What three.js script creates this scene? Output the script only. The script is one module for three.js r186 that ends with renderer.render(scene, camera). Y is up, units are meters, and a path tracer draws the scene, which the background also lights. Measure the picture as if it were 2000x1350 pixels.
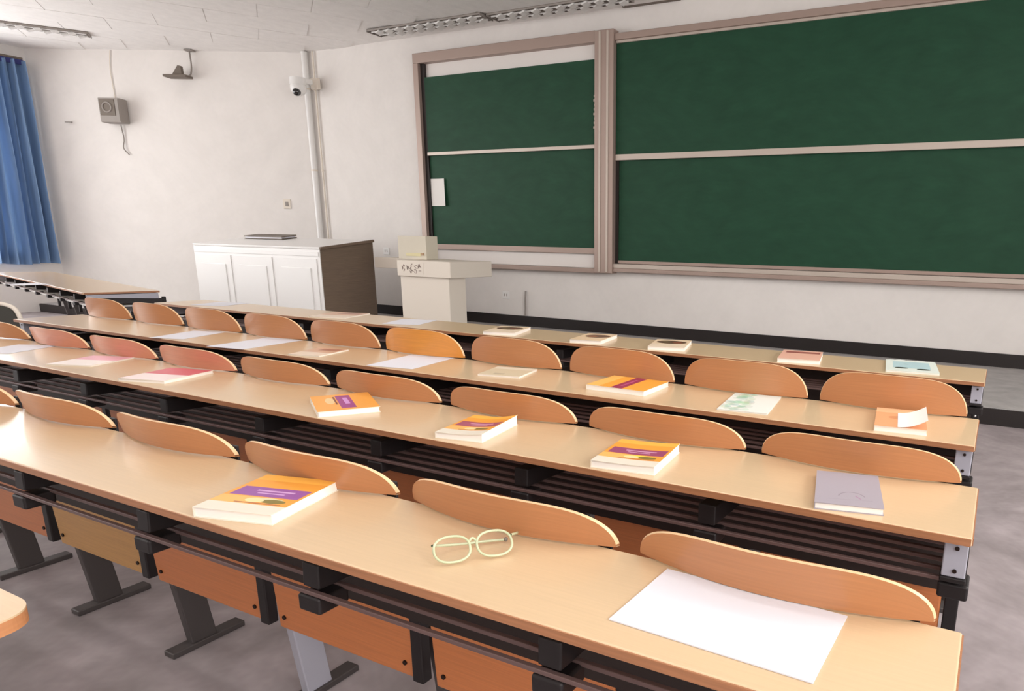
import * as THREE from 'three';
import { RoundedBoxGeometry } from 'three/addons/geometries/RoundedBoxGeometry.js';
import { mergeGeometries } from 'three/addons/utils/BufferGeometryUtils.js';
import { RectAreaLightUniformsLib } from 'three/addons/lights/RectAreaLightUniformsLib.js';
import { ImprovedNoise } from 'three/addons/math/ImprovedNoise.js';

// ------------------------------------------------------------ camera, sky, daylight, exposure
const scene = new THREE.Scene();
const camera = new THREE.PerspectiveCamera(53.256, 2000 / 1350, 0.05, 100);
camera.position.set(0.1386, 1.3087, 6.4875);
camera.rotation.set(-0.24193, 0.45036, 0.02355, 'YXZ');
camera.setViewOffset(2000, 1350, -282, -135.3, 2000, 1350);      // shifted lens: the photograph is a crop
scene.background = new THREE.Color().setRGB(0.92, 0.97, 1.0);    // even overcast sky
scene.backgroundIntensity = 3.2;
const renderer = new THREE.WebGLRenderer({ antialias: true });
renderer.toneMapping = THREE.LinearToneMapping;
renderer.toneMappingExposure = 0.92;
renderer.shadowMap.enabled = true;
RectAreaLightUniformsLib.init();
const DAY = new THREE.Color().setRGB(1.0, 0.98, 0.955);
function daylight(x, y, z, w, h, tx, intensity) {                // sky light entering through one window
  const l = new THREE.RectAreaLight(DAY, intensity, w, h);
  l.position.set(x, y, z); l.lookAt(tx, y, z); scene.add(l);
}
const WIN_LEFT = [[0.6, 3.15], [3.55, 5.75], [6.15, 8.35], [8.75, 10.6]];   // z ranges of the windows on the left
const WIN_RIGHT = [[2.2, 4.4], [5.6, 7.8], [8.4, 10.4]];
const WL = -14.06, WR = 3.2, WB = 11.2, ZW = -1.6, CE = 4.066, POD = 0.134, PODZ = 0.645;
for (const [a, b] of WIN_LEFT) daylight(WL + 0.02, 2.3, (a + b) / 2, b - a - 0.1, 2.7, 0, 5.4);
for (const [a, b] of WIN_RIGHT) daylight(WR - 0.02, 2.5, (a + b) / 2, b - a - 0.1, 1.9, 0, 9);

const LAMPS = [];                                                // lit strip lights over the seats, above the picture
for (const z of [3.3, 5.3, 7.6]) for (const x of [-7.5, -4.6, -1.7, 0.9]) LAMPS.push([x, z]);
for (const [x, z] of LAMPS) { const l = new THREE.RectAreaLight(new THREE.Color().setRGB(1, 0.97, 0.93), 9.8, 1.2, 0.28); l.position.set(x, CE - 0.075, z); l.lookAt(x, 0, z); scene.add(l); }

// ------------------------------------------------------------ helpers
let seed = 20240607;
const rnd = () => { seed = (seed * 1664525 + 1013904223) >>> 0; return seed / 4294967296; };
const used = new Map();
const numbered = (n) => { const k = used.get(n) ?? 0; used.set(n, k + 1); return k ? `${n}_${String(k).padStart(3, '0')}` : n; };
function tag(o, label, category, group, kind) {
  o.userData.label = label; o.userData.category = category;
  if (group) o.userData.group = group;
  if (kind) o.userData.kind = kind;
  return o;
}
function thing(name, label, category, [x, y, z] = [0, 0, 0], turn = 0, group) {
  const g = new THREE.Group(); g.name = numbered(name); g.position.set(x, y, z); g.rotation.y = turn;
  scene.add(g); return tag(g, label, category, group);
}
function struct(name, geo, m, parent) {
  const o = new THREE.Mesh(geo, m); o.name = parent ? name : numbered(name);
  (parent ?? scene).add(o);
  if (!parent) o.userData.kind = 'structure';
  return o;
}
function metric(g) {                                             // uv in metres, by the way a face points
  const p = g.attributes.position, n = g.attributes.normal, uv = new Float32Array(p.count * 2);
  for (let i = 0; i < p.count; i++) {
    const ax = Math.abs(n.getX(i)), ay = Math.abs(n.getY(i)), az = Math.abs(n.getZ(i));
    const [u, v] = ay >= ax && ay >= az ? [p.getX(i), p.getZ(i)] : ax >= az ? [p.getZ(i), p.getY(i)] : [p.getX(i), p.getY(i)];
    uv[2 * i] = u; uv[2 * i + 1] = v;
  }
  g.setAttribute('uv', new THREE.BufferAttribute(uv, 2)); return g;
}
const boxes = new Map();
function boxG(w, h, d, r = 0) {
  const k = [w, h, d, r].map((v) => v.toFixed(4)).join();
  if (!boxes.has(k)) boxes.set(k, metric(r ? new RoundedBoxGeometry(w, h, d, 2, r) : new THREE.BoxGeometry(w, h, d)));
  return boxes.get(k);
}
function part(name, geo, m, parent, [x, y, z] = [0, 0, 0], rot) {
  const o = new THREE.Mesh(geo, m); o.name = name; o.position.set(x, y, z);
  if (rot) o.rotation.set(...rot);
  parent.add(o); return o;
}
const bx = (name, parent, m, [x0, x1], [y0, y1], [z0, z1], r = 0) =>
  part(name, boxG(x1 - x0, y1 - y0, z1 - z0, r), m, parent, [(x0 + x1) / 2, (y0 + y1) / 2, (z0 + z1) / 2]);
function tube(points, r, seg = 24, closed = false) {
  return new THREE.TubeGeometry(new THREE.CatmullRomCurve3(points.map((p) => new THREE.Vector3(...p)), closed), seg, r, 8, closed);
}

// ------------------------------------------------------------ materials
const noise = new ImprovedNoise();
function texture(size, metres, f, srgb = true) {                 // f(u, v) -> [r, g, b] in 0..1, tiling every `metres`
  const d = new Uint8Array(size * size * 4);
  for (let j = 0; j < size; j++) for (let i = 0; i < size; i++) {
    const c = f(i / size, j / size), k = 4 * (j * size + i);
    for (let q = 0; q < 3; q++) d[k + q] = Math.max(0, Math.min(255, 255 * c[q]));
    d[k + 3] = 255;
  }
  const t = new THREE.DataTexture(d, size, size); t.wrapS = t.wrapT = THREE.RepeatWrapping;
  t.magFilter = THREE.LinearFilter; t.minFilter = THREE.LinearMipmapLinearFilter; t.generateMipmaps = true;
  if (srgb) t.colorSpace = THREE.SRGBColorSpace;
  t.repeat.set(1 / metres[0], 1 / metres[1]); t.needsUpdate = true; return t;
}
const tn = (u, v, fx, fy, s) => {                                // tiling noise
  const a = u * 2 * Math.PI, b = v * 2 * Math.PI, x = Math.cos(a) * fx, y = Math.sin(a) * fx, z = Math.cos(b) * fy, w = Math.sin(b) * fy;
  return 0.5 * (noise.noise(x + s, y + z * 0.7, w * 0.7 + s) + noise.noise(x * 0.7 - s, z + 3.1, y * 0.7 + w + s));
};
const mix = (c, k) => c.map((v) => v * k);
const woodMap = (base, amp, s) => texture(256, [0.9, 0.3], (u, v) => mix(base, 1 + amp * (tn(u, v, 1.2, 14, s) + 0.5 * tn(u, v, 4, 34, s + 5))));
const S = (o) => new THREE.MeshStandardMaterial(o);
const M = {
  wall: S({ color: 0xffffff, roughness: 0.92, map: texture(256, [3, 3], (u, v) => mix([0.915, 0.895, 0.88], 1 + 0.025 * tn(u, v, 2, 2, 1) + 0.012 * tn(u, v, 9, 9, 4))) }),
  ceiling: S({ color: 0xffffff, roughness: 0.95, map: texture(256, [2, 2], (u, v) => mix([0.95, 0.935, 0.925], 1 + 0.03 * tn(u, v, 3, 3, 8) + 0.02 * tn(u, v, 14, 14, 2))) }),
  floor: S({ color: 0xffffff, roughness: 0.55, map: texture(512, [2.6, 2.6], (u, v) => { const n = tn(u, v, 2.2, 2.2, 3) + 0.6 * tn(u, v, 6, 6, 7) + 0.35 * tn(u, v, 19, 19, 9); return [0.605 + 0.1 * n, 0.565 + 0.095 * n, 0.57 + 0.1 * n]; }) }),
  podium: S({ color: 0xffffff, roughness: 0.6, map: texture(256, [2, 2], (u, v) => { const n = tn(u, v, 3, 3, 13) + 0.4 * tn(u, v, 12, 12, 6); return mix([0.68, 0.665, 0.66], 1 + 0.12 * n); }) }),
  black: S({ color: 0x1d1615, roughness: 0.45 }),
  desk: new THREE.MeshPhysicalMaterial({ color: 0xffffff, roughness: 0.35, clearcoat: 0.4, clearcoatRoughness: 0.14, map: woodMap([0.81, 0.7, 0.56], 0.025, 2) }),
  edge: S({ color: 0xffffff, roughness: 0.4, map: woodMap([0.64, 0.44, 0.31], 0.12, 6) }),
  ply: S({ color: 0xffffff, roughness: 0.32, map: woodMap([0.72, 0.495, 0.335], 0.045, 11) }),
  plyRed: S({ color: 0xffffff, roughness: 0.4, map: woodMap([0.77, 0.47, 0.28], 0.07, 15) }),
  plyYellow: S({ color: 0xffffff, roughness: 0.4, map: woodMap([0.76, 0.57, 0.33], 0.07, 19) }),
  plyAmber: S({ color: 0xffffff, roughness: 0.28, map: woodMap([0.84, 0.56, 0.26], 0.06, 23) }),
  plyPink: S({ color: 0xffffff, roughness: 0.3, map: woodMap([0.8, 0.53, 0.43], 0.06, 27) }),
  iron: S({ color: 0x241f20, roughness: 0.5, metalness: 0.3 }),
  leg: S({ color: 0x4a4443, roughness: 0.5, metalness: 0.2 }),
  bar: S({ color: 0x6b5552, roughness: 0.45, metalness: 0.2 }),
  plate: S({ color: 0xaaa9b4, roughness: 0.45, metalness: 0.1 }),
  sheet: S({ color: 0x2b201d, roughness: 0.6, metalness: 0.2 }),  // tone of the added dark sheet below each desktop
  screw: S({ color: 0x2a1a14, roughness: 0.5, metalness: 0.5 }),
  bolt: S({ color: 0xd8d5d2, roughness: 0.3, metalness: 0.8 }),
  green: new THREE.MeshPhysicalMaterial({ color: 0xffffff, roughness: 0.55, specularIntensity: 0.35, map: texture(256, [2.4, 1.2], (u, v) => mix([0.15, 0.29, 0.215], 1 + 0.1 * tn(u, v, 2, 2, 31) + 0.06 * tn(u, v, 5, 7, 3))) }),
  alu: S({ color: 0xab968c, roughness: 0.45, metalness: 0.25 }),
  aluPale: S({ color: 0xc6b9ae, roughness: 0.4, metalness: 0.2 }),
  white: S({ color: 0xece6e2, roughness: 0.7 }),
  enamel: S({ color: 0xeeecea, roughness: 0.35 }),
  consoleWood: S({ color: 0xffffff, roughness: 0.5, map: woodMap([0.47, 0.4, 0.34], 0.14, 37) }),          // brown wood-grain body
  cream: S({ color: 0xe6dccf, roughness: 0.6 }),
  mark: S({ color: 0x938178, roughness: 0.7 }),
  grey: S({ color: 0x98908a, roughness: 0.6 }),
  darkGrey: S({ color: 0x6f645a, roughness: 0.6 }),
  dark: S({ color: 0x241c1a, roughness: 0.6 }),
  paper: S({ color: 0xd9d8df, roughness: 0.85 }),
  pages: S({ color: 0xf3ece4, roughness: 0.9 }),
  frame: S({ color: 0xe2e0dc, roughness: 0.4 }),
  glow: S({ color: 0xffffff, emissive: 0xfff6ea, emissiveIntensity: 1.2, roughness: 0.6 }),
  lens: new THREE.MeshPhysicalMaterial({ color: 0x101014, roughness: 0.08, clearcoat: 1 }),
  glass: new THREE.MeshPhysicalMaterial({ color: 0xffffff, roughness: 0.02, transmission: 1, thickness: 0, ior: 1.5 }),
  spectacle: new THREE.MeshPhysicalMaterial({ color: 0xffffff, roughness: 0.02, transmission: 1, thickness: 0, ior: 1.45 }),
  rim: S({ color: 0xb9bf9c, roughness: 0.25 }),
  curtain: new THREE.MeshPhysicalMaterial({ color: 0xffffff, roughness: 0.85, sheen: 0.3, side: THREE.DoubleSide, transmission: 0.06, thickness: 0,
    map: texture(256, [0.5, 2], (u, v) => mix([0.5, 0.62, 0.77], 1 + 0.22 * tn(u, v, 5, 1, 41))) }),
};

// ------------------------------------------------------------ the room
const CX = -9.963, AZ = 0.233;                                   // corner with the slanting wall; where that wall meets the window wall
const plan = (pts) => { const s = new THREE.Shape(); pts.forEach(([x, z], i) => (i ? s.lineTo(x, -z) : s.moveTo(x, -z))); return s; };
function slab(pts, y0, y1) { const g = new THREE.ExtrudeGeometry(plan(pts), { depth: y1 - y0, bevelEnabled: false }); g.rotateX(-Math.PI / 2); g.translate(0, y0, 0); return metric(g); }
const room = [[CX, ZW], [WR, ZW], [WR, WB], [WL, WB], [WL, AZ]];
const outer = [[CX - 0.3, ZW - 0.25], [WR + 0.25, ZW - 0.25], [WR + 0.25, WB + 0.25], [WL - 0.25, WB + 0.25], [WL - 0.25, AZ - 0.2]];
struct('floor', slab(outer, -0.2, 0), M.floor);
const ceiling = struct('ceiling', slab(outer, CE + 0.008, CE + 0.25), M.ceiling);
struct('wall_front', slab([[CX - 0.1, ZW - 0.25], [WR + 0.25, ZW - 0.25], [WR + 0.25, ZW], [CX, ZW]], 0, CE + 0.01), M.wall);
const ad = new THREE.Vector2(WL - CX, AZ - ZW).normalize(), an = new THREE.Vector2(-ad.y, ad.x).multiplyScalar(-1);  // along the slanting wall, and out of the room
if (an.y > 0) an.multiplyScalar(-1);
struct('wall_front_left', slab([[CX, ZW], [CX + an.x * 0.25, ZW + an.y * 0.25], [WL + an.x * 0.25, AZ + an.y * 0.25], [WL, AZ]], 0, CE + 0.01), M.wall);
struct('wall_back', slab([[WL - 0.25, WB], [WR + 0.25, WB], [WR + 0.25, WB + 0.25], [WL - 0.25, WB + 0.25]], 0, CE + 0.01), M.wall);
function windowWall(name, x0, x1, z0, z1, openings, y0, y1) {
  const gs = [], add = (a, b, c, d) => { if (b > a && d > c) { const g = new THREE.BoxGeometry(x1 - x0, d - c, b - a); g.translate((x0 + x1) / 2, (c + d) / 2, (a + b) / 2); gs.push(metric(g)); } };
  let at = z0;
  for (const [a, b] of openings) { add(at, a, 0, CE + 0.01); add(a, b, 0, y0); add(a, b, y1, CE + 0.01); at = b; }
  add(at, z1, 0, CE + 0.01);
  struct(name, mergeGeometries(gs), M.wall);
}
windowWall('wall_left', WL - 0.25, WL, AZ - 0.1, WB, WIN_LEFT, 0.9, 3.7);
windowWall('wall_right', WR, WR + 0.25, ZW, WB, WIN_RIGHT, 1.5, 3.5);
let wn = 0;
function windowUnit(x, [z0, z1], y0, y1, cols) {
  const g = new THREE.Group(); g.name = `window_${++wn}`; g.position.set(x, 0, 0); g.userData.kind = 'structure'; scene.add(g);
  const t = 0.03;
  for (const [a, b] of [[y0, y0 + 0.06], [y1 - 0.06, y1]]) bx('window_frame', g, M.frame, [-t, t], [a, b], [z0, z1]);
  for (let i = 0; i <= cols; i++) { const z = z0 + 0.03 + (z1 - z0 - 0.06) * i / cols; bx('mullion', g, M.frame, [-t, t], [y0 + 0.06, y1 - 0.06], [z - 0.03, z + 0.03]); }
  for (let i = 0; i < cols; i++) {
    const a = z0 + 0.03 + (z1 - z0 - 0.06) * i / cols + 0.03, b = z0 + 0.03 + (z1 - z0 - 0.06) * (i + 1) / cols - 0.03;
    bx('pane', g, M.glass, [-0.002, 0.002], [y0 + 0.06, y1 - 0.06], [a, b]);
  }
}
for (const o of WIN_LEFT) windowUnit(WL - 0.12, o, 0.9, 3.7, 3);
for (const o of WIN_RIGHT) windowUnit(WR + 0.12, o, 1.5, 3.5, 3);

// ceiling tiles: long boards laid at a slant, thin open joints between them
{
  const dir = new THREE.Vector2(0.58, -0.81).normalize(), nor = new THREE.Vector2(0.81, 0.58), g = boxG(1.19, 0.012, 0.59), turn = Math.atan2(-dir.y, dir.x);
  const inside = (x, z) => { const c = room.map((p) => p); let ok = true; c.forEach(([ax, az], i) => { const [bx_, bz] = c[(i + 1) % c.length]; const l = Math.hypot(bx_ - ax, bz - az); if (((bx_ - ax) * (z - az) - (bz - az) * (x - ax)) / l < 0.42) ok = false; }); return ok; };
  let n = 0;
  for (let i = -16; i <= 16; i++) for (let j = -26; j <= 26; j++) {
    const u = i * 1.2 + (j & 1) * 0.6, v = j * 0.6, x = -9.2 + dir.x * u + nor.x * v, z = -0.3 + dir.y * u + nor.y * v;
    if (x > -2.2 || z > 4 || !inside(x, z)) continue;
    part('ceiling_tile' + (n ? '_' + String(n).padStart(3, '0') : ''), g, M.ceiling, ceiling, [x, CE + 0.004 + rnd() * 0.003, z], [0, turn, 0]); n++;
  }
}
// podium along the front of the room
const podium = struct('floor_podium', slab([[CX + 0.02, ZW], [WR, ZW], [WR, PODZ - 0.02], [WL, PODZ - 0.02], [WL, AZ]], 0, POD), M.podium);
bx('riser', podium, M.black, [WL, WR], [0, POD - 0.004], [PODZ - 0.02, PODZ]);
struct('baseboard_front', metric(new THREE.BoxGeometry(WR - CX, 0.143, 0.025).translate((WR + CX) / 2, POD + 0.0715, ZW + 0.0125)), M.black);

// ------------------------------------------------------------ sliding blackboard
{
  const B = thing('sliding_blackboard', 'wide dark green sliding blackboard with grey metal frame on the front wall', 'blackboard', [0, 0, ZW]);
  const XR = 1.6, f = 0.11;                                      // right end beyond the picture; frame stands 11 cm proud
  bx('frame_rail', B, M.alu, [-7.66, -4.67], [3.7, 3.83], [0, f], 0.008);
  bx('frame_rail', B, M.alu, [-4.4, XR], [3.695, 3.77], [0, f], 0.008);
  bx('frame_rail', B, M.alu, [-7.56, -4.67], [0.925, 0.985], [0, f], 0.008);
  bx('frame_rail', B, M.alu, [-4.4, XR], [0.95, 1.0], [0, f], 0.008);
  bx('side_post', B, M.alu, [-7.66, -7.565], [0.985, 3.7], [0, f], 0.006);
  const post = bx('centre_post', B, M.alu, [-4.67, -4.4], [0.93, 3.82], [0, f + 0.02], 0.008);
  for (const x of [-0.055, 0.055]) part('groove_strip', boxG(0.03, 2.86, 0.012, 0.004), M.aluPale, post, [x, 0, (f + 0.02) / 2 + 0.004]);
  bx('side_post', B, M.alu, [XR, XR + 0.1], [0.95, 3.77], [0, f], 0.006);
  bx('inner_track', B, M.dark, [-7.565, -7.5], [0.99, 3.7], [0.005, 0.06]);
  bx('inner_track', B, M.dark, [-4.4, -4.355], [1.0, 3.695], [0.005, 0.05]);
  bx('backing_sheet', B, M.white, [-7.5, -4.67], [0.99, 3.7], [0.002, 0.014]);
  bx('backing_sheet', B, M.white, [-4.355, XR], [1.0, 3.695], [0.002, 0.014]);
  const panel = (x0, x1, y0, y1, z, rails) => {
    const p = bx('writing_panel', B, M.green, [x0, x1], [y0, y1], [z, z + 0.016]);
    for (const [a, b, m] of rails) { const r = part('panel_rail', boxG(x1 - x0, b - a, 0.03, 0.004), m, p, [0, (a + b) / 2 - (y0 + y1) / 2, 0.008]); r.position.z = 0.012; }
    return p;
  };
  panel(-7.5, -4.69, 2.5, 3.52, 0.045, [[2.48, 2.525, M.aluPale]]);
  panel(-7.53, -4.69, 1.18, 2.5, 0.02, [[1.17, 1.245, M.alu]]);
  panel(-4.39, XR, 2.33, 3.69, 0.05, [[2.325, 2.395, M.aluPale], [3.665, 3.695, M.aluPale]]);
  panel(-4.355, XR, 1.075, 2.34, 0.02, [[1.06, 1.1, M.alu]]);
  bx('chalk_ledge', B, M.aluPale, [-4.4, XR], [1.0, 1.055], [0.014, 0.1], 0.006);
  for (const [y0, y1, n] of [[2.73, 3.1, 8], [1.62, 2.12, 9]]) for (let i = 0; i < n; i++)      // pale marks beside the post
    part('track_hole_mark', boxG(0.022, 0.026, 0.004), M.aluPale, B, [-4.71 + 0.006 * (i % 3), y0 + (y1 - y0) * i / (n - 1), y0 > 2.5 ? 0.064 : 0.039]);
}
// note stuck to the board: a sheet with a slightly curled right edge
{
  const g = new THREE.PlaneGeometry(0.3, 0.38, 10, 6), p = g.attributes.position;
  for (let i = 0; i < p.count; i++) { const u = p.getX(i) / 0.3 + 0.5, v = p.getY(i) / 0.38 + 0.5; p.setZ(i, 0.004 + 0.035 * Math.max(0, u - 0.55) ** 2 * 4 * (1.2 - v * 0.6)); p.setX(i, p.getX(i) + 0.02 * (0.5 - v) - 0.012 * Math.sin(v * 5) * (u < 0.2 ? 1 : 0)); }
  g.computeVertexNormals();
  const o = new THREE.Mesh(g, S({ color: 0xf0ece8, roughness: 0.85, side: THREE.DoubleSide })); o.name = 'paper_note'; o.position.set(-7.37, 1.975, ZW + 0.038); scene.add(o);
  tag(o, 'white paper note stuck to the lower left green panel', 'note');
}

// ------------------------------------------------------------ things on the walls
const onSlant = (s, y, off = 0) => [CX + ad.x * s - an.x * off, y, ZW + ad.y * s - an.y * off];
const slantTurn = Math.atan2(-an.x, -an.y);                      // local +z points into the room
{
  const [x, y, z] = onSlant(3.1, 2.98, 0.0), g = thing('wall_speaker', 'small grey-brown loudspeaker box high on the slanting wall', 'speaker', [x, y, z], slantTurn);
  bx('cabinet', g, M.grey, [-0.16, 0.17], [0, 0.36], [0.02, 0.2], 0.012);
  bx('grille', g, M.darkGrey, [-0.14, 0.1], [0.1, 0.335], [0.2, 0.208], 0.003);
  part('driver_ring', new THREE.TorusGeometry(0.07, 0.012, 8, 28), M.grey, g, [-0.02, 0.22, 0.21]);
  bx('side_trim', g, M.grey, [0.11, 0.16], [0.02, 0.34], [0.2, 0.205], 0.002);
  bx('mount_plate', g, M.darkGrey, [-0.08, 0.08], [0.1, 0.28], [0, 0.02]);
}
{
  const a = onSlant(3.06, 0, 0.012), o = new THREE.Mesh(tube([onSlant(3.09, CE - 0.01, 0.012), onSlant(3.13, 3.8, 0.012), onSlant(3.12, 3.35, 0.012)], 0.006), M.cream);
  o.name = 'speaker_cable'; scene.add(o); tag(o, 'thin cream cable running from the ceiling down to the wall loudspeaker', 'cable');
  const c = new THREE.Mesh(tube([onSlant(3.08, 2.97, 0.03), onSlant(3.07, 2.75, 0.02), onSlant(3.09, 2.62, 0.03), onSlant(3.02, 2.52, 0.02)], 0.008), M.grey);
  c.name = 'hanging_cord'; scene.add(c); tag(c, 'short loose cord dangling below the wall loudspeaker', 'cord');
}
{
  const [x, y, z] = onSlant(1.9, 3.6, 0), g = thing('ceiling_bracket', 'small grey bracket plate hanging from a rod under the ceiling', 'bracket', [x, y, z], slantTurn);
  part('rod', tube([[0.11, 0.466, 0.06], [0.11, 0.2, 0.06], [0.085, 0.1, 0.08], [0.02, 0.08, 0.12]], 0.011), M.grey, g);
  bx('plate', g, M.darkGrey, [-0.24, 0.12], [0.05, 0.085], [0.06, 0.24], 0.008);
  const s = new THREE.Shape(); s.moveTo(-0.09, 0); s.lineTo(0.07, 0); s.lineTo(0.06, 0.13); s.lineTo(0.02, 0.14); s.closePath();
  part('gusset', new THREE.ExtrudeGeometry(s, { depth: 0.05, bevelEnabled: true, bevelSize: 0.004, bevelThickness: 0.004, bevelSegments: 1 }), M.darkGrey, g, [-0.05, 0.085, 0.12]);
  bx('mount_pad', g, M.grey, [0.06, 0.17], [0.45, 0.466], [0.0, 0.12]);
}
{
  const [x, y, z] = onSlant(0.52, 1.74, 0), g = thing('light_switch', 'faint grey switch plate low on the slanting wall', 'switch', [x, y, z], slantTurn);
  bx('plate', g, M.cream, [-0.06, 0.06], [0, 0.15], [0, 0.012], 0.004); bx('rocker', g, M.grey, [-0.025, 0.025], [0.04, 0.11], [0.012, 0.02], 0.003);
}
{
  const [x, y, z] = onSlant(3.9, 2.985, 0), g = thing('wall_hook', 'tiny dark hook on the slanting wall near the curtain', 'hook', [x, y, z], slantTurn);
  part('stem', new THREE.CylinderGeometry(0.007, 0.007, 0.05, 8), M.grey, g, [0, 0.008, 0.025], [Math.PI / 2, 0, 0]); bx('bar', g, M.grey, [-0.07, 0.05], [0, 0.018], [0.045, 0.06], 0.004);
}
// white conduit pipes down the corner and the dome camera on them
for (const [dx, dz, r, label, ty] of [[0.05, 0.06, 0.045, 'thick white pipe standing in the corner between the two walls', CE], [0.2, 0.03, 0.014, 'thin pale conduit running down beside the thick corner pipe', CE]]) {
  const g = thing('corner_pipe', label, 'pipe', [CX + dx, POD, ZW + dz]);
  part('pipe', new THREE.CylinderGeometry(r, r, ty - POD, 16), r > 0.03 ? M.enamel : M.cream, g, [0, (ty - POD) / 2, 0]);
  for (const y of [0.9, 2.2, 3.4]) part('clip', new THREE.CylinderGeometry(r + 0.006, r + 0.006, 0.025, 16), M.cream, g, [0, y, 0]);
}
{
  const g = thing('security_camera', 'white dome security camera with black lens in the room corner', 'camera', [CX + 0.16, 3.37, ZW + 0.28]);
  part('dome', new THREE.SphereGeometry(0.115, 28, 18), M.enamel, g, [0, 0.13, 0.02]);
  part('collar', new THREE.CylinderGeometry(0.11, 0.115, 0.1, 28), M.enamel, g, [0, 0.22, 0.02]);
  part('arm', boxG(0.07, 0.07, 0.18, 0.01), M.enamel, g, [0.04, 0.24, -0.12]);
  part('lens', new THREE.SphereGeometry(0.06, 20, 14), M.lens, g, [0.035, 0.06, 0.08]);
  part('junction_box', boxG(0.15, 0.16, 0.06, 0.008), M.cream, g, [0.1, 0.22, -0.21]);
}
for (const [x, y, label] of [[-8.52, 1.06, 'small white wall socket between the console and the lectern'], [-6.22, 0.5, 'small white wall socket under the blackboard beside a cable stub']]) {
  const g = thing('wall_socket', label, 'socket', [x, y, ZW]);
  bx('plate', g, M.enamel, [-0.06, 0.06], [0, 0.11], [0, 0.012], 0.004); for (const s of [-0.02, 0.02]) bx('slot', g, M.grey, [s - 0.005, s + 0.005], [0.04, 0.075], [0.012, 0.015]);
}
{
  const o = new THREE.Mesh(tube([[-5.86, 0.63, ZW + 0.02], [-5.862, 0.5, ZW + 0.03], [-5.87, 0.4, ZW + 0.02], [-5.87, 0.285, ZW + 0.025]], 0.012), M.grey);
  o.name = 'cable_stub'; scene.add(o); tag(o, 'short grey cable rising from the black baseboard under the blackboard', 'cable');
}
// blue curtain gathered at the end of the window
{
  const z0 = 0.33, z1 = 1.25, H = 3.06, n = 180, m = 24, g = new THREE.PlaneGeometry(1, H, n, m), p = g.attributes.position;
  for (let i = 0; i < p.count; i++) {
    const u = p.getX(i) + 0.5, v = p.getY(i) / H + 0.5, k = u * 2 * Math.PI * 7 + 0.7 * Math.sin(u * 17);
    const amp = 0.085 + 0.02 * (1 - v) + 0.015 * Math.sin(u * 31);
    p.setXYZ(i, amp * Math.sin(k) + 0.012 * Math.sin(k * 2.3 + v * 3), 0.78 + v * H + 0.012 * Math.sin(u * 9), z0 + (z1 - z0) * u * (0.86 + 0.14 * (1 - v)) + 0.014 * Math.cos(k * 1.0 + 0.5) + 0.01 * Math.sin(v * 5 + u * 20));
  }
  g.computeVertexNormals();
  const c = thing('curtain', 'blue pleated curtain hanging at the end of the window wall', 'curtain', [WL + 0.14, 0, 0]);
  part('cloth', g, M.curtain, c);
  part('heading_tape', metric(new THREE.BoxGeometry(0.02, 0.07, z1 - z0 - 0.15)), S({ color: 0x3c3f78, roughness: 0.9 }), c, [0.0, 3.83, (z0 + z1) / 2 - 0.08]);
  part('curtain_rail', boxG(0.03, 0.03, z1 - z0 + 0.5, 0.006), M.darkGrey, c, [0, 3.885, (z0 + z1) / 2 + 0.25]);
}
// louvred strip lights under the ceiling (switched off)
function louvre([x, z], len, wid, turn, label, step) {
  const g = thing('louvre_light', label, 'light fixture', [x, CE - 0.05, z], turn, 'louvred strip lights');
  bx('housing', g, M.darkGrey, [-len / 2, len / 2], [0.035, 0.05], [-wid / 2, wid / 2]);
  for (const s of [-1, 1]) part('side_rail', boxG(len, 0.02, 0.008), M.grey, g, [0, 0.034, s * wid / 2]);
  for (const s of [-1, 1]) part('end_cap', boxG(0.01, 0.03, wid), M.grey, g, [s * len / 2, 0.03, 0]);
  part('divider', boxG(len, 0.02, 0.012), M.grey, g, [0, 0.03, 0]);
  for (const s of [-1, 1]) part('fluorescent_tube', new THREE.CylinderGeometry(0.012, 0.012, len - 0.05, 10), M.enamel, g, [0, 0.028, s * wid / 4], [0, 0, Math.PI / 2]);
  const n = Math.floor(len / step);
  for (let i = 1; i < n; i++) for (const s of [-1, 1]) part('louvre_blade', boxG(step * 0.5, 0.022, wid * 0.42, 0.008), M.enamel, g, [-len / 2 + (i + (s > 0 ? 0 : 0.45)) * len / n, 0.012, s * wid / 4], [0, 0, 0.35]);
}
louvre([-7.06, -1.19], 1.95, 0.26, 0, 'louvred strip light above the narrow left blackboard bay, nearest the corner pipe', 0.165);
louvre([-5.06, -1.26], 1.95, 0.26, 0, 'louvred strip light above the blackboard, over the centre post', 0.165);
louvre([-12.55, 0.98], 1.7, 0.24, Math.atan2(0.81, 0.58), 'louvred strip light near the curtain and slanting wall', 0.17);
for (const [x, z] of LAMPS) {
  const g = thing('ceiling_lamp', 'lit white strip lamp under the ceiling above the desk rows', 'lamp', [x, CE - 0.07, z], 0, 'lit strip lamps above the desk rows');
  bx('housing', g, M.white, [-0.62, 0.62], [0.01, 0.07], [-0.16, 0.16], 0.006);
  bx('diffuser', g, M.glow, [-0.6, 0.6], [0, 0.01], [-0.14, 0.14]);
}
{
  const o = new THREE.Mesh(boxG(0.75, 0.012, 0.05), M.darkGrey); o.name = 'ceiling_slot'; o.position.set(-3.95, CE - 0.004, ZW + 0.04); scene.add(o); tag(o, 'narrow dark slot strip at the ceiling edge above the blackboard', 'trim');
}

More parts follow.
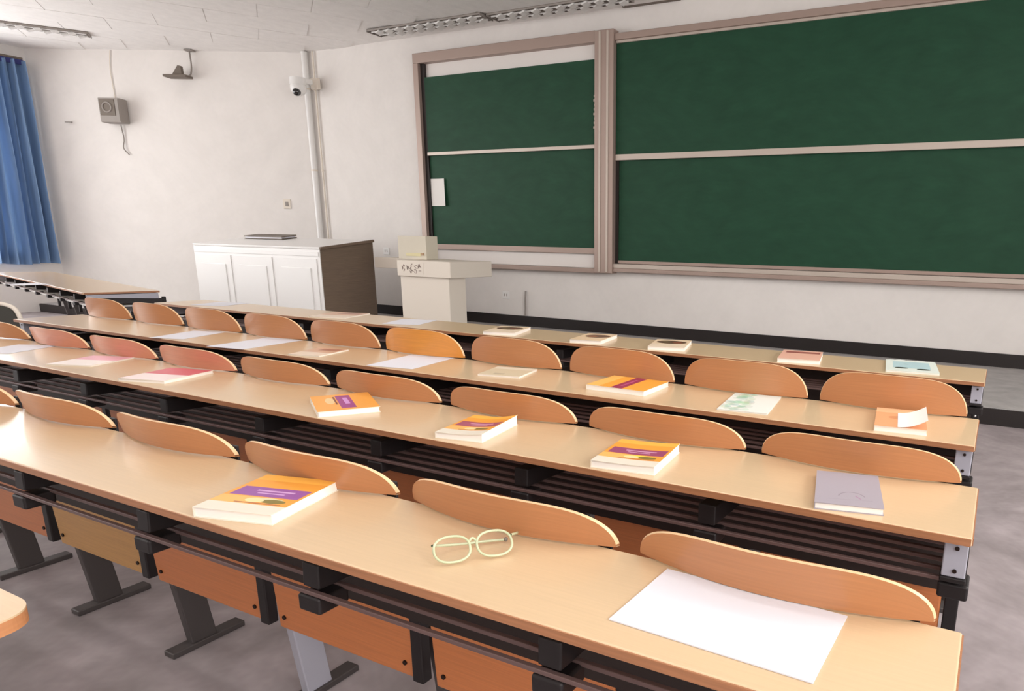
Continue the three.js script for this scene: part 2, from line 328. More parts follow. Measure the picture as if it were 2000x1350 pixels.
// ------------------------------------------------------------ console and lectern on the podium
{
  const x0 = -10.24, x1 = -7.64, zf = 0.3, zb = -0.54, g = thing('media_console', 'big cabinet console with white door front and brown body next to the lectern', 'console', [x0, POD, zb]);
  const W = x1 - x0, D = zf - zb, hF = 1.046, hB = 1.15;
  const s = new THREE.Shape(); s.moveTo(0, 0); s.lineTo(D, 0); s.lineTo(D, hF - 0.03); s.lineTo(0, hB - 0.03); s.closePath();      // side profile, z against y
  const side = (w) => { const q = new THREE.ExtrudeGeometry(s, { depth: w, bevelEnabled: false }); q.rotateY(-Math.PI / 2); return metric(q); };
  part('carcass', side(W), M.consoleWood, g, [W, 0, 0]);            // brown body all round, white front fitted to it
  bx('front_panel', g, M.enamel, [0, W], [0, hF - 0.032], [D, D + 0.012], 0.003);
  const tilt = Math.atan2(hB - hF, D), top = part('lid', boxG(W + 0.03, 0.03, Math.hypot(D, hB - hF) + 0.02, 0.008), M.enamel, g, [W / 2 - 0.005, (hF + hB) / 2 - 0.015, D / 2], [tilt, 0, 0]);
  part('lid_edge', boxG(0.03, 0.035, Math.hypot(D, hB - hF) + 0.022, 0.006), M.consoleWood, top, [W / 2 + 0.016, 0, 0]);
  for (const [a, b] of [[0.06, 0.82], [0.9, 1.68], [1.76, 2.54]]) {
    const d = bx('door', g, M.enamel, [a, b], [0.1, 0.9], [D + 0.012, D + 0.024], 0.004);
    part('raised_panel', boxG(b - a - 0.22, 0.56, 0.014, 0.006), M.enamel, d, [0, 0, 0.011]);
    part('knob', new THREE.SphereGeometry(0.016, 12, 8), M.grey, d, [(b - a) / 2 - 0.06, -0.28, 0.02]);
  }
  bx('rail_strip', g, M.enamel, [0.02, W - 0.02], [0.93, 0.985], [D + 0.012, D + 0.02], 0.003);
  const q = thing('flat_folder', 'flat dark folder lying at the back of the white console top', 'folder', [-9.55, POD + 1.134, zb + 0.16]); q.rotation.x = tilt;
  bx('cover', q, M.darkGrey, [-0.42, 0.42], [0.03, 0.045], [-0.14, 0.1], 0.004); bx('sheets', q, M.paper, [-0.4, 0.4], [0.012, 0.03], [-0.12, 0.095]); bx('back_cover', q, M.darkGrey, [-0.42, 0.42], [0, 0.012], [-0.14, 0.1], 0.004);
}
{
  const g = thing('lectern', 'cream lectern with tan side and dark mark on its head box', 'lectern', [-5.9, POD, 0.3]);
  bx('column', g, M.cream, [-0.39, 0.36], [0, 0.745], [-0.28, 0], 0.006);
  bx('plinth', g, M.cream, [-0.4, 0.37], [0, 0.06], [-0.29, 0.012]);
  bx('head_box', g, M.cream, [-0.405, 0.415], [0.745, 0.93], [-0.7, 0.03], 0.008);
  bx('back_wing', g, M.cream, [-1.55, -0.405], [0.79, 0.925], [-0.98, -0.68], 0.006);
  const e = new THREE.Group(); e.name = 'emblem'; e.position.set(-0.17, 0.84, 0.031); g.add(e);
  part('plaque', boxG(0.36, 0.13, 0.004), M.cream, e);
  for (let i = 0; i < 5; i++) for (let k = 0; k < 7; k++)          // worn, unreadable characters
    part('emblem_stroke', boxG(0.022 + 0.02 * rnd(), 0.007, 0.003), M.mark, e, [-0.13 + i * 0.063 + (rnd() - 0.5) * 0.035, (i > 2 ? -0.005 : 0) + (rnd() - 0.5) * 0.085, 0.003], [0, 0, [0, 1.57, 0.8, -0.7][Math.floor(rnd() * 4)]]);
}
{
  const g = thing('document_box', 'pale beige upright box standing behind the left edge of the lectern', 'box', [-6.38, POD + 0.931, 0.0]);
  bx('body', g, S({ color: 0xd6cebd, roughness: 0.7 }), [-0.23, 0.23], [0, 0.28], [-0.2, 0.0], 0.006);
  bx('label_strip', g, S({ color: 0xdcd2a6, roughness: 0.7 }), [-0.1, 0.14], [0.04, 0.075], [0, 0.004]);
  bx('handle', g, S({ color: 0xb09070, roughness: 0.6 }), [0.15, 0.19], [0.05, 0.08], [0, 0.012]);
}

// ------------------------------------------------------------ desk rows and folding seats
const PITCH = 0.55, TOP = 0.76;
function lectureDesk(label, x1, count, zf, depth, opts = {}) {
  const L = count * PITCH + 0.06, x0 = x1 - L, g = thing('lecture_desk', label, 'desk', opts.at ? opts.at(L, depth) : [x0, 0, zf], opts.turn ?? 0);
  const top = part('desktop', boxG(L, 0.018, depth, 0.004), M.desk, g, [L / 2, TOP - 0.009, depth / 2]);
  part('edge_band', boxG(L - 0.004, 0.0155, 0.004), M.edge, top, [0, -0.0005, depth / 2]);
  for (const s of [-1, 1]) part('end_band', boxG(0.004, 0.0155, depth - 0.012), M.edge, top, [s * L / 2, -0.0005, 0]);
  const nb = opts.bars ?? 5, a = 0.07, b = depth - 0.045;
  for (let i = 0; i < nb; i++) part('shelf_bar', boxG(L - 0.1, 0.009, 0.011, 0.002), M.bar, g, [L / 2, 0.632 + 0.012 * (i / (nb - 1)), a + (b - a) * i / (nb - 1)]);
  part('shade_sheet', boxG(L - 0.08, 0.25, 0.006), M.sheet, g, [L / 2, 0.612, 0.02]);  // dark sheet added to give the shade behind the shelf bars
  if (opts.shelf) part('glare_shelf_board', boxG(L - 0.1, 0.014, depth - 0.14, 0.003), M.enamel, g, [L / 2, 0.62, depth / 2]);  // board made white to stand for window glare on the shelf
  for (let k = 0; k <= count; k++) {
    const x = L - 0.03 - k * PITCH + (k === 0 ? 0.006 : k === count ? -0.006 : 0), end = k === 0 || k === count;
    part('post', boxG(0.034, 0.41, 0.03, 0.004), M.iron, g, [x, 0.495, -0.03]);
    part('post_bolt', new THREE.SphereGeometry(0.007, 8, 6), M.bolt, g, [x, 0.52, -0.014]);
    part('arm', boxG(0.045, 0.05, depth - 0.03, 0.004), M.iron, g, [x, 0.672, (depth - 0.06) / 2 + 0.0], [-0.05, 0, 0]);
    part('arm_foot', boxG(0.06, 0.035, 0.07, 0.006), M.iron, g, [x, 0.622, depth - 0.07]);
    part('leg', boxG(0.03, 0.42, 0.08, 0.004), k === 3 && opts.litLeg ? M.plate : M.leg, g, [x, 0.215, -0.125], [0.12, 0, 0]);  // one leg painted paler for the light falling on it
    part('foot', boxG(0.05, 0.02, 0.235, 0.004), M.leg, g, [x, 0.01, -0.16]);
    if (end) {
      const s = k === 0 ? 1 : -1, p = part('end_plate', boxG(0.046, 0.078, depth - 0.04, 0.003), M.plate, g, [L / 2 + s * (L / 2 - 0.027), 0.698, depth / 2 - 0.005]);
      for (const y of [-0.024, 0.026]) part('plate_screw', new THREE.CylinderGeometry(0.0045, 0.0045, 0.004, 10), M.screw, p, [0.002, y, (depth - 0.04) / 2 + 0.001], [Math.PI / 2, 0, 0]);
      part('plate_cap', boxG(0.05, 0.01, depth - 0.03, 0.002), M.iron, g, [L / 2 + s * (L / 2 - 0.027), 0.654, depth / 2 - 0.005]);
    }
  }
  return g;
}
// backrest: curved plywood shell, its middle bowed towards the desk behind; local origin at the desktop's far edge, seat centre
function backGeometry(T, w = 0.5, bow = 0.045, lean = 0.02, thick = 0.009) {
  const nu = 36, nv = 6, pos = [], idx = [], uv = [];
  const pt = (s, v, q) => {
    const h = T * Math.pow(Math.max(0, 1 - Math.pow(Math.abs(s), 4.2)), 0.5), y = h * v;
    const z = bow * (1 - s * s) + lean * (y / T) - 0.002, nz = 1, nx = 2 * bow * s * 2 / w, l = Math.hypot(nx, nz);
    return [s * w / 2 - q * thick * -nx / l * 1, y + 0.004, z - q * thick / l];
  };
  for (const q of [0, 1]) for (let j = 0; j <= nv; j++) for (let i = 0; i <= nu; i++) {
    const s = -Math.cos(Math.PI * i / nu) * 0.999; pos.push(...pt(s, j / nv, q)); uv.push(s * w / 2, T * j / nv);
  }
  const N = (nu + 1) * (nv + 1), id = (q, i, j) => q * N + j * (nu + 1) + i;
  for (let j = 0; j < nv; j++) for (let i = 0; i < nu; i++) {
    idx.push(id(0, i, j), id(0, i + 1, j), id(0, i + 1, j + 1), id(0, i, j), id(0, i + 1, j + 1), id(0, i, j + 1));
    idx.push(id(1, i, j), id(1, i + 1, j + 1), id(1, i + 1, j), id(1, i, j), id(1, i, j + 1), id(1, i + 1, j + 1));
  }
  const g = new THREE.BufferGeometry(); g.setAttribute('position', new THREE.Float32BufferAttribute(pos, 3)); g.setAttribute('uv', new THREE.Float32BufferAttribute(uv, 2)); g.setIndex(idx); g.computeVertexNormals();
  // rim: top edge and bottom edge
  const rp = [], ru = [], ri = [], strip = (v) => { const b0 = rp.length / 3; for (let i = 0; i <= nu; i++) { const s = -Math.cos(Math.PI * i / nu) * 0.999; for (const q of [0, 1]) { rp.push(...pt(s, v, q)); ru.push(s * w / 2, q * thick); } } for (let i = 0; i < nu; i++) { const a = b0 + 2 * i; v ? ri.push(a, a + 2, a + 3, a, a + 3, a + 1) : ri.push(a, a + 3, a + 2, a, a + 1, a + 3); } };
  strip(1); strip(0);
  const r = new THREE.BufferGeometry(); r.setAttribute('position', new THREE.Float32BufferAttribute(rp, 3)); r.setAttribute('uv', new THREE.Float32BufferAttribute(ru, 2)); r.setIndex(ri); r.computeVertexNormals();
  return [g, r];
}
const plyEdge = S({ color: 0xdcb88e, roughness: 0.4 });
function seatPrototype(T) {
  const g = new THREE.Group(), [shell, rim] = backGeometry(T);
  const b = part('backrest', shell, M.ply, g, [0, TOP, 0]); part('backrest_edge', rim, plyEdge, b);
  const s = part('folding_seat', boxG(0.485, 0.245, 0.014, 0.006), M.plyRed, g, [0, 0.412, -0.026], [0.06, 0, 0]);
  for (const x of [-0.215, 0.215]) part('screw', new THREE.CylinderGeometry(0.006, 0.006, 0.006, 10), M.screw, s, [x, -0.085, 0.008], [Math.PI / 2, 0, 0]);
  for (const x of [-0.215, 0.215]) part('bracket', boxG(0.03, 0.16, 0.008, 0.002), M.iron, g, [x, TOP - 0.055, -0.022], [0, 0, 0]);
  part('seat_hinge', boxG(0.5, 0.018, 0.018, 0.004), M.iron, g, [0, 0.33, -0.05]);
  return g;
}
function seats(x1, count, zf, T, label, group, tint = {}) {
  const proto = seatPrototype(T);
  for (let k = 0; k < count; k++) {
    const g = k ? proto.clone() : proto; g.name = numbered('folding_chair'); g.position.set(x1 - 0.041 - 0.25 - PITCH * k, 0, zf); scene.add(g);
    const t = tint[k] ?? {};
    if (t.back) g.children.find((c) => c.name === 'backrest').material = t.back;
    if (t.seat) g.children.find((c) => c.name === 'folding_seat').material = t.seat;
    tag(g, t.label ?? label, 'chair', group);
  }
}
const R1 = 2.817, R2 = 3.969, R3 = 4.737, R4 = 5.458, R5 = 6.05;
lectureDesk('front desk row, closest to the podium, with the pale blue booklet at its end', 0.137, 11, R1, 0.403);
lectureDesk('second desk row, with the pale green magazine and grey booklet on top', 0.135, 10, R2, 0.376);
lectureDesk('third desk row, with the grey notebook and three orange textbooks on top', 0.155, 10, R3, 0.34);
lectureDesk('desk row with the eyeglasses and the large blank paper on top', 0.155, 8, R4, 0.277, { bars: 4, litLeg: true });
const fan = THREE.MathUtils.degToRad(-13);                        // the side block is turned towards the lectern
lectureDesk('separate bright desk row across the aisle, standing askew below the curtain', 0, 8, 0, 0.6, { turn: fan, shelf: true, at: (L, d) => [-7.39 - L * Math.cos(fan) - d * Math.sin(fan), 0, 3.05 + L * Math.sin(fan) - d * Math.cos(fan)] });
{
  const g = thing('end_desk', 'desk with a rounded corner, standing behind the eyeglasses row', 'desk', [-1.09, 0, R5]), s = new THREE.Shape(), W = 1.2, D = 0.4, r = 0.06;
  s.moveTo(-W, 0); s.lineTo(-r, 0); s.quadraticCurveTo(0, 0, 0, -r); s.lineTo(0, -D + r); s.quadraticCurveTo(0, -D, -r, -D); s.lineTo(-W, -D); s.closePath();
  const top = (y, t, m, n, k) => { const q = new THREE.ExtrudeGeometry(s, { depth: t, bevelEnabled: false, curveSegments: 16 }); q.rotateX(-Math.PI / 2); return part(n, metric(q), m, g, [0, y, 0]); };
  top(TOP - 0.003, 0.003, M.desk, 'desktop'); top(TOP - 0.024, 0.021, M.ply, 'desktop_core');
  for (const x of [-0.9, -0.4]) { bx('leg', g, M.leg, [x - 0.02, x + 0.02], [0.02, TOP - 0.024], [0.16, 0.24]); bx('foot', g, M.leg, [x - 0.025, x + 0.025], [0, 0.02], [0.06, 0.36]); }
}
const onto = (what, more) => ({ label: 'plywood folding chair backing onto ' + what, ...more });
seats(0.135, 10, R2, 0.125, 'plywood folding chair behind the front desk row', 'chairs behind the front desk row', {
  0: onto('the peach book with the lifted page'), 1: onto('the pale green magazine'), 2: onto('the magenta-striped textbook'), 3: onto('the dull grey booklet'),
  4: { back: M.plyAmber, label: 'amber plywood folding chair, yellower than its neighbours, behind the front desk row' }, 5: onto('the brown leaflet'), 6: onto('the paper jutting over the desk edge'),
  7: onto('the aisle-side paper of the second row'), 8: { label: 'plywood folding chair, last but one at the aisle end behind the front row' }, 9: { label: 'plywood folding chair at the aisle end, last one behind the front row' } });
seats(0.155, 9, R3, 0.085, 'plywood folding chair at the window end between second and third desk rows', 'chairs behind the second desk row', {
  0: onto('the grey notebook'), 1: onto('the yellow and purple textbook'), 2: onto('the textbook with curled-up pages'), 3: onto('the textbook turned sideways'),
  4: { label: 'plywood folding chair between the sideways textbook and the red booklet' }, 5: onto('the half red booklet', { back: M.plyPink }), 6: onto('the pink and white booklet', { back: M.plyPink }), 7: onto('the white paper of the third row', { back: M.plyPink }) });
seats(0.155, 6, R4, 0.078, 'plywood folding chair along the empty window-side stretch of the eyeglasses desk', 'chairs behind the third desk row', {
  0: onto('the large blank paper'), 1: onto('the eyeglasses'), 2: onto('the thick textbook beside the eyeglasses'), 3: { label: 'plywood folding chair between the thick textbook and the yellowish-seated chair' }, 4: { seat: M.plyYellow, label: 'plywood folding chair with a yellowish seat under the eyeglasses desk' }, 5: { label: 'plywood folding chair past the yellowish-seated one, towards the windows' } });
{
  const g = thing('aisle_chair', 'dark chair with a pale curved back edge beside the aisle end of the second row', 'chair', [-5.97, 0, 4.02], 0.25), d = S({ color: 0x3c3a34, roughness: 0.8 });
  const s = new THREE.Shape(); s.moveTo(-0.2, 0); s.lineTo(0.14, 0); s.lineTo(0.1, 0.16); s.quadraticCurveTo(0.07, 0.32, -0.02, 0.33); s.lineTo(-0.12, 0.33); s.quadraticCurveTo(-0.19, 0.32, -0.2, 0.2); s.closePath();
  part('backrest', new THREE.ExtrudeGeometry(s, { depth: 0.02, bevelEnabled: true, bevelSize: 0.004, bevelThickness: 0.004, bevelSegments: 1 }), d, g, [0, 0.47, 0.14]);
  part('back_rim', tube([[0.15, 0.46, 0.155], [0.115, 0.62, 0.155], [0.07, 0.775, 0.155], [-0.02, 0.81, 0.155], [-0.12, 0.81, 0.155]], 0.014), M.cream, g);
  bx('seat', g, d, [-0.2, 0.16], [0.42, 0.45], [-0.2, 0.16], 0.008);
  for (const x of [-0.17, 0.13]) for (const z of [-0.17, 0.145]) bx('leg', g, M.iron, [x - 0.012, x + 0.012], [0, z > 0 ? 0.6 : 0.42], [z - 0.012, z + 0.012]);
}

// ------------------------------------------------------------ books, papers and glasses
function print(w, h, draw) {
  const c = document.createElement('canvas'); c.width = w; c.height = h; const x = c.getContext('2d'); draw(x, w, h);
  const t = new THREE.CanvasTexture(c); t.colorSpace = THREE.SRGBColorSpace; return t;
}
const blob = (x, cx, cy, rx, ry, c) => { x.fillStyle = c; x.beginPath(); x.ellipse(cx, cy, rx, ry, 0, 0, 7); x.fill(); };
const orangeCover = (purple, photo) => print(256, 320, (x, w, h) => {          // orange cover, purple title band, small picture below
  x.fillStyle = '#e39a3a'; x.fillRect(0, 0, w, h); x.fillStyle = '#efb04a'; x.fillRect(0, 0, w, h * 0.16);
  x.fillStyle = purple; x.fillRect(w * 0.06, h * 0.36, w * 0.9, h * 0.24);
  x.fillStyle = 'rgba(240,215,240,0.55)'; x.fillRect(w * 0.3, h * 0.43, w * 0.5, h * 0.035); x.fillRect(w * 0.36, h * 0.5, w * 0.36, h * 0.025);
  x.fillStyle = '#eab061'; x.fillRect(0, h * 0.62, w * 0.5, h * 0.2);
  blob(x, w * 0.62, h * 0.68, w * 0.24, h * 0.06, photo); blob(x, w * 0.74, h * 0.7, w * 0.16, h * 0.05, '#7d6f2f'); blob(x, w * 0.5, h * 0.7, w * 0.12, h * 0.05, '#e2d29a');
  x.fillStyle = '#a8623c'; x.fillRect(w * 0.3, h * 0.76, w * 0.6, h * 0.02);
  x.fillStyle = '#dcd4c4'; x.fillRect(0, h * 0.8, w, h * 0.2);
});
const bandCover = () => print(256, 256, (x, w, h) => { x.fillStyle = '#e9a23c'; x.fillRect(0, 0, w, h); x.fillStyle = '#f0bb62'; x.fillRect(0, 0, w * 0.22, h); x.fillStyle = '#8e1f52'; x.fillRect(w * 0.42, 0, w * 0.2, h); x.fillStyle = '#b04a80'; x.fillRect(w * 0.5, h * 0.2, w * 0.04, h * 0.6); });
const covers = {
  o1: orangeCover('#8a4f96', '#cfc7a0'), o2: orangeCover('#9a4a62', '#e6c489'), o3: orangeCover('#8d3f66', '#e8cf4c'), o4: bandCover(),
  turned: print(256, 256, (x, w, h) => { x.fillStyle = '#e8a045'; x.fillRect(0, 0, w, h); x.fillStyle = '#94367e'; x.fillRect(w * 0.1, h * 0.36, w * 0.8, h * 0.24); x.fillStyle = '#c48bc8'; x.fillRect(w * 0.25, h * 0.42, w * 0.4, h * 0.08); blob(x, w * 0.4, h * 0.72, w * 0.2, h * 0.08, '#e3c18a'); x.fillStyle = '#7c3a1e'; x.fillRect(w * 0.15, h * 0.62, w * 0.5, h * 0.03); }),
  red: print(128, 160, (x, w, h) => { x.fillStyle = '#d0626e'; x.fillRect(0, 0, w, h); x.fillStyle = '#efdfdc'; x.fillRect(0, h * 0.52, w, h * 0.48); }),
  pinkReflectionWhite: print(128, 160, (x, w, h) => { x.fillStyle = '#e6aebb'; x.fillRect(0, 0, w, h); x.fillStyle = '#f3e9e2'; x.fillRect(0, h * 0.45, w, h * 0.55); }),  // pink part is a desk reflection painted into the cover
  grey: print(256, 320, (x, w, h) => { x.fillStyle = '#9b939b'; x.fillRect(0, 0, w, h); x.strokeStyle = '#857b83'; x.lineWidth = 5; x.beginPath(); x.arc(w * 0.55, h * 0.78, w * 0.2, Math.PI * 1.05, Math.PI * 1.9); x.stroke(); x.strokeStyle = '#97718c'; x.beginPath(); x.moveTo(w * 0.6, h * 0.72); x.lineTo(w * 0.68, h * 0.8); x.stroke(); x.strokeStyle = '#938a92'; x.lineWidth = 3; x.beginPath(); x.moveTo(w * 0.2, h * 0.86); x.lineTo(w * 0.85, h * 0.82); x.stroke(); }),
  peach: print(128, 160, (x, w, h) => { x.fillStyle = '#e2a074'; x.fillRect(0, 0, w, h); x.fillStyle = '#e8b48a'; x.fillRect(0, 0, w, h * 0.25); blob(x, w * 0.45, h * 0.5, w * 0.2, h * 0.08, '#c98a62'); blob(x, w * 0.6, h * 0.62, w * 0.14, h * 0.06, '#e8cba0'); }),
  green: print(256, 256, (x, w, h) => { x.fillStyle = '#dfe6e0'; x.fillRect(0, 0, w, h); for (let i = 0; i < 60; i++) { const u = rnd(); blob(x, w * (0.05 + 0.5 * u), h * rnd(), 14 + 16 * rnd(), 8 + 12 * rnd(), `rgba(${110 + 60 * rnd()},${165 + 40 * rnd()},${140 + 40 * rnd()},0.28)`); } }),
  paleGrey: print(128, 128, (x, w, h) => { x.fillStyle = '#cfc4a8'; x.fillRect(0, 0, w, h); x.fillStyle = '#b3aa92'; x.fillRect(w * 0.3, h * 0.75, w * 0.25, h * 0.12); x.fillStyle = '#ddd5c2'; x.fillRect(0, 0, w, h * 0.25); }),
  brown: print(128, 128, (x, w, h) => { x.fillStyle = '#cfa78a'; x.fillRect(0, 0, w, h); x.fillStyle = '#a5705a'; x.fillRect(w * 0.3, h * 0.1, w * 0.6, h * 0.25); x.fillStyle = '#e3cfba'; x.fillRect(0, h * 0.6, w, h * 0.4); }),
  aqua: print(256, 256, (x, w, h) => { x.fillStyle = '#dfe6dc'; x.fillRect(0, 0, w, h); x.fillStyle = '#b4cfd2'; x.fillRect(w * 0.14, h * 0.12, w * 0.72, h * 0.6); blob(x, w * 0.3, h * 0.72, w * 0.13, h * 0.06, '#2a2c1c'); blob(x, w * 0.72, h * 0.76, w * 0.13, h * 0.06, '#2a2c1c'); blob(x, w * 0.4, h * 0.35, w * 0.05, h * 0.03, '#8f9fa0'); }),
  pink: print(128, 128, (x, w, h) => { x.fillStyle = '#e6b29c'; x.fillRect(0, 0, w, h); x.fillStyle = '#9c5a50'; x.fillRect(w * 0.1, h * 0.12, w * 0.85, h * 0.2); }),
  darkPic: print(128, 128, (x, w, h) => { x.fillStyle = '#e9cfae'; x.fillRect(0, 0, w, h); blob(x, w * 0.5, h * 0.36, w * 0.42, h * 0.2, '#5a3c28'); blob(x, w * 0.35, h * 0.34, w * 0.12, h * 0.08, '#7d6a48'); blob(x, w * 0.68, h * 0.4, w * 0.14, h * 0.08, '#8a4a30'); x.fillStyle = '#ecd7bd'; x.fillRect(0, h * 0.62, w, h * 0.38); }),
  darkPic2: print(128, 128, (x, w, h) => { x.fillStyle = '#e8cba6'; x.fillRect(0, 0, w, h); blob(x, w * 0.55, h * 0.38, w * 0.4, h * 0.22, '#6b4a34'); blob(x, w * 0.4, h * 0.42, w * 0.16, h * 0.1, '#a56a48'); }),
};
function bent(w, h, d, lift, y0, grow) {                         // box whose right edge curls up; grow: the bottom stays flat
  const g = new THREE.BoxGeometry(w, h, d, 10, 1, 4), p = g.attributes.position;
  for (let i = 0; i < p.count; i++) { const u = p.getX(i) / w + 0.5, up = lift * Math.max(0, (u - 0.35) / 0.65) ** 2 * (0.55 + 0.45 * (0.5 - p.getZ(i) / d)); p.setY(i, p.getY(i) + y0 + (grow && p.getY(i) < 0 ? 0 : up)); }
  g.computeVertexNormals(); return g;
}
function book(label, [x, z], w, d, t, deg, map, o = {}) {
  const g = thing(o.name ?? 'textbook', label, o.category ?? 'book', [x, TOP, z], THREE.MathUtils.degToRad(deg), o.group), lift = o.lift ?? 0, c = 0.0016, back = o.back ?? M.pages;
  part('page_block', bent(w - 0.004, t - 2 * c, d - 0.006, lift, t / 2, true), M.pages, g);
  const cm = S({ color: 0xffffff, roughness: o.rough ?? 0.35 }); cm.map = map;
  const plain = S({ color: o.side ?? 0xe9dfcf, roughness: 0.5 });
  part('front_cover', bent(w, c, d, lift, t - c / 2, false), [plain, plain, cm, plain, plain, plain], g);
  part('back_cover', boxG(w, c, d), plain, g, [0, c / 2, 0]);
  part('spine', boxG(c, t - 2 * c, d), plain, g, [-w / 2 + c / 2, t / 2, 0]);
  if (o.flap) part('lifted_page', (() => { const f = new THREE.PlaneGeometry(w * 0.55, d * 0.75, 8, 1); f.rotateX(-Math.PI / 2); const p = f.attributes.position; for (let i = 0; i < p.count; i++) { const u = p.getX(i) / (w * 0.55) + 0.5; p.setY(i, 0.03 * u * u); p.setX(i, p.getX(i) + w * 0.22); p.setZ(i, p.getZ(i) + d * 0.12); } f.computeVertexNormals(); return f; })(), S({ color: 0xf6f0ea, roughness: 0.85, side: THREE.DoubleSide }), g, [0, t + 0.001, 0]);
  return g;
}
function sheet(label, [x, z], w, d, deg, group, thick = 0.0012) {
  const o = new THREE.Mesh(boxG(w, thick, d), M.paper); o.name = numbered('paper_sheet'); o.position.set(x, TOP + thick / 2 + 0.0005, z); o.rotation.y = THREE.MathUtils.degToRad(deg); scene.add(o);
  return tag(o, label, 'paper', group);
}
// on the eyeglasses row
book('thick orange textbook with a purple band and white page edges beside the eyeglasses', [-1.186, 5.612], 0.178, 0.205, 0.022, 15, covers.o1);
sheet('large blank white paper on the desk beside the eyeglasses', [-0.165, 5.588], 0.311, 0.192, -2, undefined, 0.002);
{
  const g = thing('eyeglasses', 'thin pale green-rimmed eyeglasses lying on the desk', 'eyeglasses', [-0.65, TOP + 0.002, 5.6], THREE.MathUtils.degToRad(50));
  // the frame front leans back on its folded temples, lenses facing up and outwards
  const lean = 0.95, rimShape = (cx) => { const p = []; for (let i = 0; i < 26; i++) { const a = i / 26 * Math.PI * 2, c = Math.cos(a), q = Math.sin(a), v = 0.026 * (1 + Math.sign(q) * Math.abs(q) ** 0.85); p.push([cx + 0.031 * Math.sign(c) * Math.abs(c) ** 0.85, 0.003 + v * Math.cos(lean), 0.03 - v * Math.sin(lean)]); } return p; };
  for (const cx of [-0.037, 0.037]) {
    const r = part('rim', tube(rimShape(cx), 0.0023, 60, true), M.rim, g);
    const l = new THREE.CircleGeometry(0.027, 24); l.rotateX(-lean); part('lens', l, M.spectacle, r, [cx, 0.003 + 0.026 * Math.cos(lean), 0.03 - 0.026 * Math.sin(lean)]);
  }
  part('bridge', tube([[-0.008, 0.022, 0.0], [0, 0.028, -0.004], [0.008, 0.022, 0.0]], 0.0024), M.rim, g);
  part('temple', tube([[-0.069, 0.024, -0.004], [-0.06, 0.016, -0.02], [-0.02, 0.008, -0.03], [0.04, 0.004, -0.034], [0.064, 0.004, -0.03]], 0.0024), M.rim, g);
  part('temple', tube([[0.069, 0.024, -0.004], [0.082, 0.018, -0.02], [0.09, 0.008, -0.045], [0.094, 0.004, -0.075], [0.088, 0.004, -0.09]], 0.0024), M.rim, g);
  for (const [x, z] of [[0.088, -0.091], [0.065, -0.03]]) part('temple_tip', new THREE.SphereGeometry(0.0042, 10, 8), M.darkGrey, g, [x, 0.0045, z]);
}
// third row
book('grey hardcover notebook at the aisle end of a desk row', [-0.114, 4.945], 0.145, 0.225, 0.016, 12, covers.grey, { name: 'notebook', side: 0xa79fa6, rough: 0.6 });
book('orange textbook with yellow and purple cover next to the grey notebook', [-0.656, 4.955], 0.17, 0.21, 0.02, 7, covers.o3, { lift: 0.006 });
book('orange textbook with curled-up white pages and a wine-red band', [-1.193, 4.944], 0.15, 0.215, 0.018, 10, covers.o2, { lift: 0.014 });
book('orange textbook turned sideways, its purple band pointing across the desk', [-1.77, 4.93], 0.245, 0.185, 0.018, -33, covers.turned);
book('half red and half white booklet on the third desk row', [-2.747, 4.935], 0.2, 0.235, 0.012, 16, covers.red, { name: 'booklet' });
book('thin pink and white booklet near the window end of the third row', [-3.348, 4.905], 0.2, 0.23, 0.006, 22, covers.pinkReflectionWhite, { name: 'booklet' });
sheet('white paper at the far window end of the third desk row', [-4.0, 4.915], 0.2, 0.26, 24);
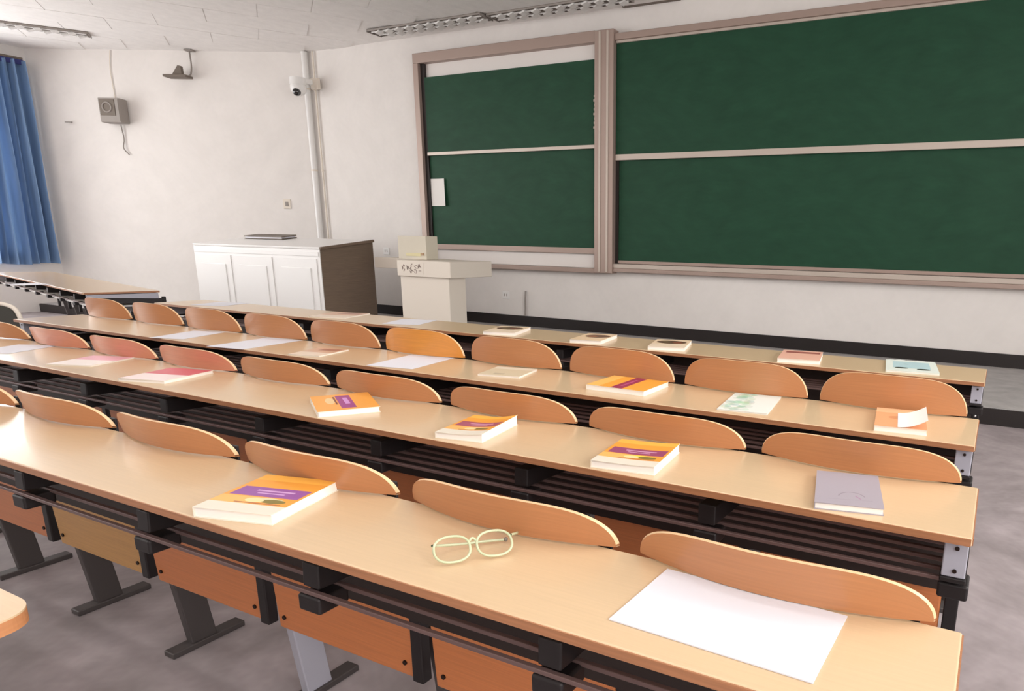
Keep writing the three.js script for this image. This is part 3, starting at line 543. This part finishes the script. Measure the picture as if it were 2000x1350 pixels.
// second row
book('peach-coloured book with a lifted white page at the row end', [-0.095, 4.175], 0.155, 0.27, 0.018, 7, covers.peach, { flap: true });
book('thin pale green and white magazine on the second row', [-0.612, 4.16], 0.175, 0.29, 0.005, 7, covers.green, { name: 'magazine', side: 0xe6e6e0 });
book('orange textbook with an upright dark magenta stripe', [-1.118, 4.149], 0.25, 0.22, 0.02, 0, covers.o4);
book('thin dull grey booklet next to the magenta-striped textbook', [-1.7, 4.151], 0.188, 0.19, 0.008, 13, covers.paleGrey, { name: 'booklet' });
sheet('white paper sheet between the grey booklet and the brown leaflet', [-2.242, 4.16], 0.235, 0.33, 10);
book('thin brown and cream leaflet between two white papers', [-2.79, 4.215], 0.17, 0.22, 0.006, 14, covers.brown, { name: 'leaflet' });
sheet('white paper sheet jutting over the edge of the second row beside the leaflet', [-3.308, 4.185], 0.235, 0.37, 8);
sheet('white paper sheet on the second row, closest to the aisle by the windows', [-3.882, 4.185], 0.2, 0.32, 20);
// front row
{
  const g = book('pale blue booklet with two black ovals on its cover', [-0.192, 2.99], 0.235, 0.33, 0.008, 8, covers.aqua, { name: 'booklet', side: 0xd8e0d8 });
  for (const [x, s] of [[-0.09, 0.02], [-0.045, 0.032], [0.0, 0.026], [0.05, 0.03], [0.095, 0.02]]) part('scalloped_edge', new THREE.CylinderGeometry(s, s, 0.006, 18), S({ color: 0xd8dcd6, roughness: 0.6 }), g, [x, 0.004, -0.165]);
}
book('pink book with a dark bar on the cover', [-0.723, 3.03], 0.205, 0.3, 0.02, 10, covers.pink);
book('cream book with a dark brown picture, next to the pink book', [-1.457, 3.03], 0.2, 0.3, 0.02, 16, covers.darkPic);
book('cream book with a reddish-brown picture, second from the pink book', [-1.936, 3.05], 0.185, 0.3, 0.02, 11, covers.darkPic2);
book('cream book with a brown picture, closest to the lectern', [-2.561, 3.05], 0.2, 0.3, 0.02, 18, covers.darkPic);
sheet('white paper on the front row in front of the lectern', [-3.421, 3.0], 0.25, 0.3, 20);
book('thin dull brown booklet on the front row before the console side', [-4.087, 3.01], 0.28, 0.32, 0.008, 18, covers.brown, { name: 'booklet' });
sheet('white paper at the aisle end of the front row below the console', [-5.5, 2.98], 0.28, 0.3, 18);
sheet('grey-edged paper on the separate desk across the aisle', [-8.9, 2.82], 0.3, 0.25, 5);

scene.traverse((o) => { if (o.isMesh) { o.castShadow = true; o.receiveShadow = true; } });
renderer.render(scene, camera);
